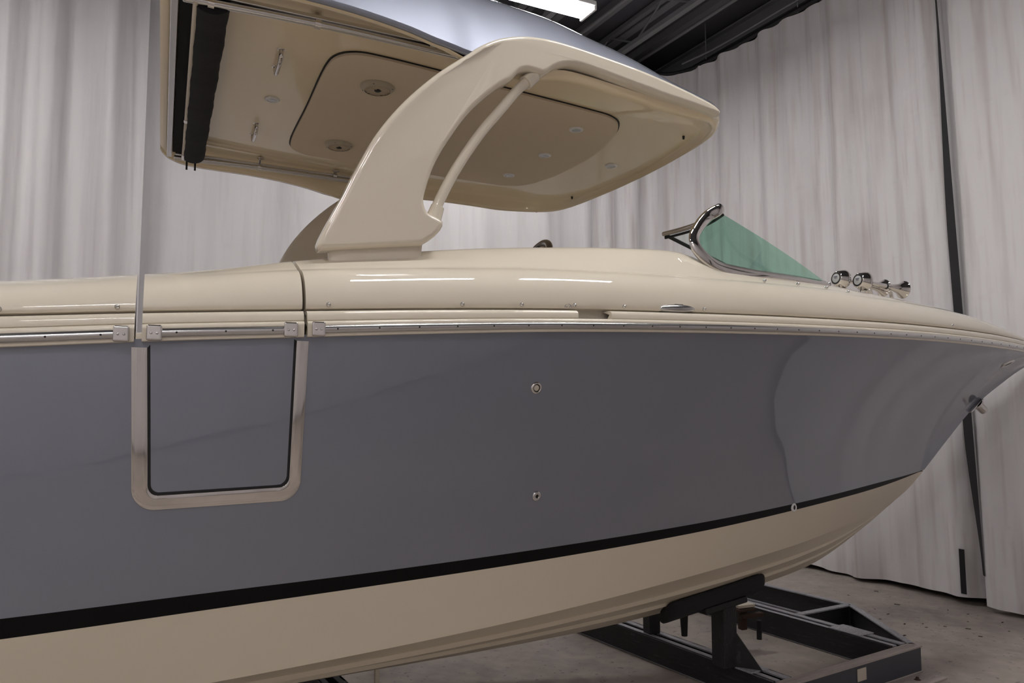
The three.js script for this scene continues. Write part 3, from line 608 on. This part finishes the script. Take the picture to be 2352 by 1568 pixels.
// swept side arms carrying the hardtop
const armZ = (x, y) => x < 1.2 ? 1.26 + (y - 2.35) * 0.03 : lerp(1.26 + (y - 2.35) * 0.03, 1.29 - (x - 1.2) * 0.12, smooth(1.15, 1.35, x));
{
  const O = [[0.549, 2.378], [0.541, 2.405], [0.560, 2.454], [0.636, 2.608], [0.686, 2.719], [0.771, 2.882], [0.877, 3.024], [1.005, 3.155], [1.120, 3.250], [1.218, 3.326], [1.304, 3.376], [1.403, 3.412], [1.505, 3.431], [1.621, 3.437], [1.892, 3.424], [2.156, 3.400], [2.438, 3.355], [2.571, 3.325], [2.612, 3.300]];
  const I = [[2.60, 3.272], [2.427, 3.288], [2.247, 3.298], [2.073, 3.314], [1.906, 3.328], [1.785, 3.340], [1.671, 3.337], [1.595, 3.308], [1.530, 3.262], [1.447, 3.262], [1.405, 3.245], [1.363, 3.199], [1.300, 3.154], [1.177, 3.035], [1.087, 2.909], [1.014, 2.776], [0.975, 2.654], [0.970, 2.614], [0.986, 2.575], [1.056, 2.540], [1.052, 2.515], [1.030, 2.485], [0.999, 2.457], [0.960, 2.432]];
  const sm = L => new THREE.CatmullRomCurve3(L.map(p => V3(p[0], p[1], 0)), false, 'centripetal').getSpacedPoints(L.length * 5);
  const sh = new THREE.Shape(); [...sm(O), ...sm(I)].forEach((p, i) => i ? sh.lineTo(p.x, p.y) : sh.moveTo(p.x, p.y)); sh.closePath();
  const B = 0.022;
  let g = new THREE.ExtrudeGeometry(sh, { depth: 0.045, bevelEnabled: true, bevelSize: B, bevelOffset: -B, bevelThickness: 0.028, bevelSegments: 6, curveSegments: 4 });
  const p = g.attributes.position;
  for (let i = 0; i < p.count; i++) { const x = p.getX(i), y = p.getY(i); p.setZ(i, p.getZ(i) - 0.045 - 0.028 + armZ(x, y)); }
  g = mergeVertices((g.deleteAttribute('normal'), g.deleteAttribute('uv'), g), 1e-5); g.computeVertexNormals();
  g.setAttribute('uv', new THREE.Float32BufferAttribute(new Float32Array(g.attributes.position.count * 2), 2));
  const neck = () => { const rows = [[0, 0.004], [0.3, 0.0], [0.6, 0.004], [0.82, 0.014], [1, 0.036]].map(([t, d]) => { const y = lerp(2.425, 2.29, t); const out = []; const w = 0.192 + d, e = 0.026 + d, n = 32; for (let i = 0; i <= n; i++) { const a = i / n * 2 * Math.PI, c = Math.cos(a), s = Math.sin(a); out.push(V3(0.785 + w * Math.sign(c) * Math.pow(Math.abs(c), 0.4), y + 0.045 * (Math.sign(c) * Math.pow(Math.abs(c), 0.4)) * 0.6, 1.196 + e * Math.sign(s) * Math.pow(Math.abs(s), 0.5))); } return out; }); return grid(rows); };
  const strut = tube([[1.50, 3.262, 1.205], [1.475, 3.239, 1.205], [1.421, 3.189, 1.205], [1.33, 3.075, 1.205], [1.234, 2.953, 1.205], [1.115, 2.764, 1.205], [1.038, 2.604, 1.208], [1.02, 2.54, 1.21]], 0.0225, 60, 18);
  const collar = [rod([1.455, 3.222, 1.205], [1.50, 3.264, 1.205], 0.033, 20, 0.031), rod([1.018, 2.535, 1.209], [1.045, 2.612, 1.208], 0.036, 20, 0.029)];
  for (const f of [x => x, mirrored]) {
    part('side_arm', f(g.clone()), M.cream, top, 'cream swept arm');
    part('arm_foot', f(neck()), M.cream, top);
    part('strut', f(strut.clone()), M.cream, top, 'slim cream tube bracing the arm');
    for (const c of collar) part('strut_collar', f(c.clone()), M.cream, top);
  }
}
{ // headliner panel; a black strip stands in for the shadow in its joint
  const outline = k => { const h = [[0.682, 0.0], [0.682, 0.60], [0.697, 0.69], [0.735, 0.755], [0.80, 0.795], [0.90, 0.803], [1.23, 0.79], [1.55, 0.768], [2.05, 0.735], [2.17, 0.72], [2.25, 0.675], [2.305, 0.59], [2.35, 0.45], [2.385, 0.25], [2.40, 0.0]].map(([x, z]) => [lerp(1.55, x, k), z * k]); return [...h, ...h.slice(1, -1).reverse().map(([x, z]) => [x, -z])]; };
  const slab = (k, y0, t) => { const s = new THREE.Shape(); const c = new THREE.CatmullRomCurve3(outline(k).map(([x, z]) => V3(x, z, 0)), true, 'centripetal').getSpacedPoints(220); c.forEach((p, i) => i ? s.lineTo(p.x, p.y) : s.moveTo(p.x, p.y)); const g = new THREE.ExtrudeGeometry(s, { depth: t, bevelEnabled: false }); const p = g.attributes.position; for (let i = 0; i < p.count; i++) { const x = p.getX(i), z = p.getY(i), d = p.getZ(i); p.setXYZ(i, x, yLiner(x) - y0 - d, z); } g.computeVertexNormals(); return g; };
  part('panel_joint_shadow', slab(1.009, 0.001, 0.004), M.black, top, 'black strip standing in for the shadow in the joint round the headliner panel');
  part('headliner_panel', slab(1.0, 0.001, 0.016), M.headliner, top, 'large tan headliner panel');
  const down = 0.017;
  for (const s of [1, -1]) {
    const x = 0.957, z = s * 0.485, y = yLiner(x) - down, sp = part('speaker', lathe([[0.066, 0.022], [0.070, 0.018], [0.082, 0.012], [0.088, 0.004], [0.088, -0.004]], [0, -1, 0], [x, y, z], 48), M.grille, top, 'round cream speaker with dark centre');
    part('speaker_grille', lathe([[0, 0.018], [0.03, 0.019], [0.066, 0.015]], [0, -1, 0], [x, y, z], 48), M.grille, sp);
    for (let k = 0; k < 9; k++) part('grille_bar', box(2 * Math.sqrt(0.064 * 0.064 - Math.pow((k - 4) * 0.0145, 2)), 0.003, 0.003, x, y - 0.0195, z + (k - 4) * 0.0145), M.headliner, sp);
    part('dust_cap', lathe([[0, 0.026], [0.014, 0.024], [0.02, 0.018]], [0, -1, 0], [x, y, z], 24), M.black, sp);
    for (let k = 0; k < 4; k++) part('screw', lathe([[0, 0.003], [0.004, 0.001]], [0, -1, 0], [x + 0.077 * Math.cos(k * 1.57 + 0.5), y - 0.014, z + 0.077 * Math.sin(k * 1.57 + 0.5)], 8), M.rubber, sp);
  }
  for (const [x, z, onPanel] of [[0.497, 0.0, 0], [2.10, 0.48, 1], [2.135, 0.0, 1], [2.10, -0.48, 1], [2.611, 0.0, 0]]) {
    const y = yLiner(x) - (onPanel ? down : 0.001), d = part('downlight', lathe([[0.026, 0.004], [0.028, 0.008], [0.036, 0.007], [0.040, 0.002], [0.040, -0.002]], [0, -1, 0], [x, y, z]), M.whitePlastic, top, 'round white downlight, unlit');
    part('lens', lathe([[0, 0.006], [0.018, 0.0055], [0.0265, 0.004]], [0, -1, 0], [x, y, z]), M.greyLens, d);
  }
  for (const s of [1, -1]) {
    const y = yLiner(0.46), z = s * 0.53, h = part('grab_handle', tube([[0.46, y + 0.002, z - 0.105], [0.46, y - 0.03, z - 0.10], [0.46, y - 0.045, z - 0.075], [0.46, y - 0.048, z], [0.46, y - 0.045, z + 0.075], [0.46, y - 0.03, z + 0.10], [0.46, y + 0.002, z + 0.105]], 0.011, 50, 12), M.chrome, top, 'chrome grab handle');
    for (const e of [-1, 1]) part('foot_plate', lathe([[0, 0.004], [0.016, 0.004], [0.019, 0.0]], [0, -1, 0], [0.46, y, z + e * 0.104], 20), M.chrome, h);
  }
  for (const [x, z] of [[2.70, 0.66], [2.72, -0.75]]) part('snap_stud', lathe([[0, 0.01], [0.006, 0.008], [0.008, -0.02]], [0, -1, 0], [x, yLiner(x) - 0.01, z], 12), M.black, top);
}
{ // awning gear under the after end: tube rails each side, roller with black cloth, pole and track
  for (const s of [1, -1]) {
    const y = 3.375, rail = part('side_rail', tube([[0.03, y, s * 1.09], [0.6, y - 0.005, s * 1.09], [1.35, y - 0.035, s * 1.085]], 0.016, 40, 14), M.brushed, top, 'polished tube rail');
    part('rail_track', beamBetween([0.03, y + 0.03, s * 1.10], [1.35, y - 0.005, s * 1.095], 0.03, 0.018, 0.004), M.brushed, top);
    for (const x of [0.13, 0.55, 1.05]) { part('rail_clamp', rod([x - 0.012, y - 0.002, s * 1.09], [x + 0.012, y - 0.004, s * 1.09], 0.022, 16), M.chrome, rail); part('clamp_foot', rod([x, y, s * 1.09], [x, y + 0.06, s * 1.06], 0.008, 8), M.chrome, rail); part('foot_plate', lathe([[0, 0.003], [0.02, 0.003], [0.024, 0]], [0, -1, 0], [x, yLiner(x) - 0.015, s * 1.045], 16), M.chrome, rail); }
  }
  part('awning_track', [box(0.03, 0.035, 2.24, -0.005, 3.40, 0, 0.005)], M.brushed, top, 'aluminium awning track');
  part('awning_cloth', [box(0.075, 0.02, 2.1, 0.05, 3.405, 0, 0.006)], M.fabricBlack, top, 'flat black awning cloth');
  const roll = []; for (let i = 0; i <= 60; i++) { const z = lerp(-1.05, 1.08, i / 60), r = 0.055 + 0.0016 * Math.sin(i * 0.55) + 0.0008 * Math.sin(i * 1.7), row = []; for (let k = 0; k <= 20; k++) { const a = k / 20 * Math.PI * 2; row.push(V3(0.135 + r * 1.25 * Math.cos(a), 3.385 + r * 0.9 * Math.sin(a), z)); } roll.push(row); }
  const ends = [0, 60].map(i => grid([roll[i], roll[i].map(() => V3(0.135, 3.385, roll[i][0].z))]));
  part('awning_roll', [grid(roll), ...ends], M.fabricBlack, top, 'rolled black awning cloth');
  part('awning_pole', rod([0.072, 3.365, 1.1], [0.078, 3.365, -0.97], 0.0105, 14), M.paleVinyl, top, 'pale awning pole');
  part('pole_joint', rod([0.075, 3.365, -0.30], [0.075, 3.365, -0.34], 0.014, 14), M.chrome, top);
  part('pole_pin', rod([0.075, 3.365, -0.31], [0.115, 3.35, -0.29], 0.005, 8), M.whitePlastic, top);
  part('pole_end', rod([0.078, 3.365, -0.96], [0.079, 3.365, -1.06], 0.014, 14), M.chrome, top);
  for (const x of [0.10, 0.15]) part('tie_strap', box(0.012, 0.09, 0.006, x, 3.345, -1.085, 0.002), M.black, top);
}

// ------------------------------------------------------------------ windshield (starboard and port halves, walk-through between)
{
  const T = V3(2.66, 2.80, 1.03), Ti = V3(2.745, 2.815, 0.38), BF = V3(3.50, 2.478, 0.92), Bi = V3(3.74, 2.475, 0.38);
  const trimPts = [[2.69, 2.825, 0.985], [2.655, 2.808, 1.03], [2.585, 2.765, 1.02], [2.515, 2.70, 1.035], [2.465, 2.632, 1.06], [2.468, 2.577, 1.075], [2.525, 2.520, 1.08], [2.62, 2.486, 1.07], [2.74, 2.476, 1.055], [3.0, 2.474, 1.02], [3.25, 2.473, 0.975], [3.48, 2.470, 0.925]];
  const trim = new THREE.CatmullRomCurve3(trimPts.map(p => V3(...p)), false, 'centripetal');
  const ridge = t => V3(lerp(T.x, BF.x, t), lerp(T.y, BF.y, t), lerp(T.z - 0.02, BF.z, t) + 0.02 * Math.sin(Math.PI * t));
  const half = f => {
    const w = new THREE.Group(); w.name = 'windshield'; boat.add(w); bases.set(w, bases.get(boat).clone());
    const trimTube = (() => { const n = 110, rows = []; const fr = trim.computeFrenetFrames(n); for (let i = 0; i <= n; i++) { const t = i / n, p = trim.getPointAt(t), d = trim.getTangentAt(t); const out = V3(0, 0, 1).addScaledVector(d, -d.z).normalize(), up = d.clone().cross(out).normalize(); const a = 0.018, b = lerp(0.032, 0.020, smooth(0.45, 0.7, t)) * (t < 0.05 ? 0.6 + 8 * t : 1); const row = []; for (let k = 0; k <= 18; k++) { const q = k / 18 * Math.PI * 2; row.push(p.clone().addScaledVector(out, a * Math.cos(q)).addScaledVector(up, b * Math.sin(q))); } rows.push(row); } const c0 = grid([rows[0], rows[0].map(() => trim.getPointAt(0))]); return merge([grid(rows), c0]); })();
    part('frame_trim', f(trimTube), M.chrome, w, 'polished curved windshield frame');
    const glassRows = []; for (let i = 0; i <= 40; i++) { const t = i / 40, a = trim.getPointAt(lerp(0.09, 0.985, t)), b = ridge(lerp(0.04, 1, Math.pow(t, 0.8))); glassRows.push(Array.from({ length: 13 }, (_, j) => { const s = j / 12, p = a.clone().lerp(b, s); p.z += 0.012 * Math.sin(Math.PI * s); return p; })); }
    part('side_pane', f(grid(glassRows)), M.tintGlass, w, 'green tinted wing pane');
    const fr = []; for (let i = 0; i <= 24; i++) { const t = i / 24, a = ridge(t), b = Ti.clone().lerp(Bi, t); fr.push(Array.from({ length: 9 }, (_, j) => { const s = j / 8, p = a.clone().lerp(b, s); p.x += 0.05 * Math.sin(Math.PI * s); return p; })); }
    part('front_pane', f(grid(fr)), M.clearGlass, w, 'clear raked front pane');
    const hd = []; for (let j = 0; j <= 8; j++) { const s = j / 8, p = T.clone().lerp(Ti, s); p.x += 0.05 * Math.sin(Math.PI * s); hd.push(p); }
    part('header', f(tube(hd, 0.014, 40, 12)), M.chrome, w);
    part('header_seal', f(tube(hd.map(p => p.clone().add(V3(0.012, -0.022, 0))), 0.008, 40, 8)), M.black, w);
    part('inner_post', f(tube([Ti.toArray(), Ti.clone().lerp(Bi, 0.5).toArray(), Bi.toArray()], 0.011, 20, 10)), M.black, w);
    const bs = []; for (let j = 0; j <= 8; j++) { const s = j / 8, p = BF.clone().lerp(Bi, s); p.x += 0.05 * Math.sin(Math.PI * s); bs.push(p); }
    part('sill', f(tube(bs, 0.014, 40, 10)), M.brushed, w);
    const flat = []; for (let i = 0; i <= 40; i++) { const p = trim.getPointAt(lerp(0.58, 0.99, i / 40)); flat.push([p.clone().add(V3(0, -0.022, 0.006)), p.clone().add(V3(0, 0.006, 0.018)), p.clone().add(V3(0, 0.024, 0.004))]); }
    part('sill_strip', f(grid(flat)), M.brushed, w);
  };
  half(g => g); half(mirrored);
}

// ------------------------------------------------------------------ trumpet horns on the foredeck
function horn(x, y, z, len) {
  const h = new THREE.Group(); h.name = 'trumpet_horn'; boat.add(h); bases.set(h, bases.get(boat).clone()); h.userData.label = 'chrome trumpet horn with round rear cap';
  const dir = [1, -0.095, 0.0], dl = Math.hypot(1, 0.095), d = dir.map(v => v / dl), at = t => [x + d[0] * t, y + d[1] * t, z];
  part('driver_cap', lathe([[0.040, 0.0], [0.044, -0.002], [0.050, 0.004], [0.064, 0.045], [0.067, 0.062], [0.064, 0.072], [0.03, 0.080], [0.012, 0.088]], d, at(0), 40), M.chrome, h);
  part('cap_ring', lathe([[0.030, -0.001], [0.041, -0.001]], d, at(0), 32), M.rubber, h);
  part('cap_face', lathe([[0, -0.003], [0.031, -0.003], [0.031, 0.002]], d, at(0), 32), M.dial, h, 'grey disc with worn maker lettering');
  const ink = [box(0.001, 0.006, 0.03, 0, 0.006, 0), box(0.001, 0.003, 0.022, 0, -0.004, 0)];
  part('lettering', ink.map(g => g.translate(x - 0.0045, y + 0.004, z)), M.ink, h);
  part('trumpet', lathe([[0.012, 0.08], [0.013, len * 0.35], [0.016, len * 0.6], [0.022, len * 0.75], [0.032, len * 0.87], [0.046, len * 0.96], [0.061, len], [0.062, len + 0.003], [0.059, len + 0.002], [0.03, len * 0.87], [0.014, len * 0.7]], d, at(0), 40), M.chrome, h);
  const deckY = q => yTop(q) + 0.015;
  for (const t of [0.045, len * 0.66]) { const p = at(t); part('bracket', [beamBetween([p[0] + 0.02, p[1] - 0.03, z], [p[0] + 0.05, deckY(p[0]) , z], 0.03, 0.006, 0.002), box(0.08, 0.006, 0.05, p[0] + 0.05, deckY(p[0]) + 0.003, z, 0.002)], M.chrome, h); }
  part('clamp_ring', lathe([[0.015, -0.006], [0.020, -0.004], [0.020, 0.004], [0.015, 0.006]], d, at(len * 0.62), 24), M.black, h);
  part('wire', tube([[x + 0.03, y - 0.05, z], [x + 0.01, y - 0.085, z + 0.01], [x + 0.03, deckY(x) + 0.012, z + 0.03], [x + 0.09, deckY(x) + 0.004, z + 0.02]], 0.003, 24, 6), M.black, h);
}
horn(4.282, 2.632, 0.40, 0.42);
horn(4.19, 2.655, 0.30, 0.44);

// ------------------------------------------------------------------ cradle under the forefoot
{
  const cr = thing('boat_cradle', 'black steel channel cradle with a carpeted bunk under the forefoot', 'cradle', [4.0, 0, -0.5]);
  const TOP = 0.18;
  const channel = (a, b, side) => {   // C channel lying along a-b, lips to one side
    const A = V3(a[0], 0, a[1]), B = V3(b[0], 0, b[1]), d = B.clone().sub(A).normalize(), n = V3(-d.z, 0, d.x).multiplyScalar(side), h = TOP, w = 0.052;
    const lift = (p, k, y) => [p.x + n.x * k, y, p.z + n.z * k];
    return [beamBetween(lift(A, 0.005, h / 2 + 0.005), lift(B, 0.005, h / 2 + 0.005), 0.010, h - 0.01), beamBetween(lift(A, w / 2, h - 0.006), lift(B, w / 2, h - 0.006), w, 0.012, 0.003), beamBetween(lift(A, w / 2, 0.011), lift(B, w / 2, 0.011), w, 0.012, 0.003)];
  };
  const pair = (a, b, wid) => { const d = V3(b[0] - a[0], 0, b[1] - a[1]).normalize(), n = [-d.z * wid / 2, d.x * wid / 2]; for (const s of [1, -1]) { const [web, upper, lower] = channel([a[0] + n[0] * s, a[1] + n[1] * s], [b[0] + n[0] * s, b[1] + n[1] * s], -s), w = part('channel_beam', web, M.steel, cr); part('flange', upper, M.wornLitSteel, w); part('flange', lower, M.wornLitSteel, w); } };
  pair([3.16, -1.5], [3.42, 0.54], 0.15);
  pair([4.42, -1.75], [4.64, 0.30], 0.15);
  const wide = (name, a, b, w, m) => { const web = part(name, beamBetween([a[0], TOP / 2, a[1]], [b[0], TOP / 2, b[1]], 0.012, TOP - 0.02), M.steel, cr); part('flange', beamBetween([a[0], TOP - 0.006, a[1]], [b[0], TOP - 0.006, b[1]], w, 0.012, 0.003), m, web); part('flange', beamBetween([a[0], 0.011, a[1]], [b[0], 0.011, b[1]], w, 0.012, 0.003), m, web); };
  wide('end_beam', [3.36, 0.60], [4.76, 0.335], 0.085, M.dustySteel);
  part('end_face', beamBetween([3.37, TOP / 2, 0.635], [4.75, TOP / 2, 0.372], 0.010, TOP - 0.012), M.bluePaint, cr, 'dark blue grey painted end face');
  wide('outer_beam', [5.02, -2.4], [5.235, -0.68], 0.05, M.wornLitSteel);
  wide('diagonal_beam', [5.235, -0.69], [4.735, 0.325], 0.05, M.wornLitSteel);
  wide('cross_tie', [4.62, -0.62], [5.22, -0.70], 0.06, M.wornLitSteel);
  part('spacer_plate', beamBetween([4.60, TOP + 0.003, -0.22], [4.625, TOP + 0.003, 0.04], 0.16, 0.008, 0.003), M.wornLitSteel, cr);
  part('spacer_plate', beamBetween([3.37, TOP + 0.003, 0.25], [3.39, TOP + 0.003, 0.38], 0.16, 0.008, 0.003), M.wornLitSteel, cr);
  part('foot_plate', beamBetween([3.3, 0.006, 0.72], [4.78, 0.006, 0.435], 0.20, 0.012, 0.003), M.dustySteel, cr, 'pale worn base plate');
  for (const t of [0.55, 0.72, 0.9]) part('bolt', lathe([[0, 0.022], [0.010, 0.020], [0.012, 0.004], [0.022, 0.004], [0.022, 0]], [0, 1, 0], [lerp(3.3, 4.72, t), 0.009, lerp(0.74, 0.46, t)], 8), M.rust, cr);
  part('paint_patch', beamBetween([4.03, 0.115, 0.518], [4.12, 0.115, 0.501], 0.004, 0.075), M.paleVinyl, cr, 'pale square paint patch');
  // post and bunk
  part('post', beamBetween([3.262, TOP, 0.205], [3.262, 0.58, 0.205], 0.125, 0.10, 0.006), M.steel, cr);
  const gs = new THREE.Shape(); gs.moveTo(0, 0); gs.lineTo(0.17, 0); gs.lineTo(0, 0.23); gs.closePath();
  const gg = new THREE.ExtrudeGeometry(gs, { depth: 0.01, bevelEnabled: false }); gg.rotateY(-0.9).translate(3.30, TOP + 0.004, 0.25);
  part('gusset', gg, M.steel, cr);
  part('bunk_bracket', beamBetween([3.08, 0.535, 0.215], [3.40, 0.585, 0.215], 0.11, 0.04, 0.01), M.steel, cr);
  const padRows = []; { const n = 40; for (let i = 0; i <= n; i++) { const t = i / n, x = lerp(2.785, 3.545, t), z = 0.235, e = Math.min(t, 1 - t) * 0.76, k = e < 0.05 ? Math.sqrt(1 - Math.pow(1 - e / 0.05, 2)) : 1; const cy = lerp(0.541, 0.671, t); const row = []; for (let j = 0; j <= 20; j++) { const a = j / 20 * Math.PI * 2, c = Math.cos(a), s = Math.sin(a); const w = 0.062 * k, h = 0.052 * k; row.push(V3(x, cy + h * Math.sign(s) * Math.pow(Math.abs(s), 0.6) + 0.6 * w * Math.sign(c) * Math.pow(Math.abs(c), 0.6), z + w * Math.sign(c) * Math.pow(Math.abs(c), 0.6))); } padRows.push(row); } }
  part('bunk_pad', grid(padRows), M.carpet, cr, 'black carpeted bunk pad');
  const far = mirrored(grid(padRows)); part('bunk_pad', far, M.carpet, cr);
  part('post', beamBetween([3.27, TOP, -0.62], [3.27, 0.60, -0.62], 0.09, 0.09, 0.006), M.steel, cr);
  part('bunk_bracket', beamBetween([3.12, 0.53, -0.215], [3.40, 0.575, -0.215], 0.09, 0.04, 0.01), M.steel, cr);
  part('bunk_bracket', beamBetween([3.27, 0.54, -0.64], [3.27, 0.54, -0.20], 0.06, 0.05, 0.01), M.steel, cr);
  part('hanging_pin', rod([3.25, 0.53, -0.20], [3.253, 0.262, -0.20], 0.035, 12, 0.02).clone(), M.rubber, cr);
  part('hanging_pin', rod([3.879, 0.30, -0.20], [3.877, 0.172, -0.20], 0.018, 12), M.rubber, cr);
  part('jack_base', [box(0.16, 0.02, 0.12, 4.02, 0.29, -0.55, 0.006), box(0.05, 0.14, 0.05, 4.02, 0.21, -0.55, 0.006), box(0.20, 0.03, 0.05, 4.06, 0.25, -0.5, 0.01)], M.rust, cr, 'rusty jack');
  part('jack_pad', box(0.15, 0.022, 0.09, 4.03, 0.315, -0.55, 0.004), M.bottomCream, cr);
}
{
  const t = thing('rear_cradle_beam', 'black steel beam lying under the middle of the hull', 'cradle', [0.97, 0, -0.4]);
  for (const s of [-1, 1]) part('channel_beam', [beamBetween([0.955 + s * 0.065 - 0.09, 0.09, -1.5], [0.955 + s * 0.065 + 0.12, 0.09, 0.4], 0.012, 0.18), beamBetween([0.955 + s * 0.05 - 0.09, 0.174, -1.5], [0.955 + s * 0.05 + 0.12, 0.174, 0.4], 0.05, 0.012, 0.003)], M.steel, t);
}
{ // flakes and scraps
  seedState = 99; const bits = [];
  for (let i = 0; i < 30; i++) { const x = 5.32 + 1.2 * rnd(), z = -1.6 + 3.2 * rnd(), w = 0.006 + 0.022 * rnd() * rnd(), g = new THREE.BoxGeometry(w * 1.8, 0.003, w * 0.7); g.rotateY(rnd() * 6); bits.push(g.translate(x, 0.0016, z)); }
  solo('floor_debris', bits, M.rust, 'dark flakes and scraps scattered over the concrete', 'debris', 'stuff');
}
solo('keel_prop', box(0.024, 0.37, 0.03, 1.118, 0.185, 0.0, 0.004), M.bottomCream, 'slim cream prop standing under the keel', 'prop');

renderer.render(scene, camera);
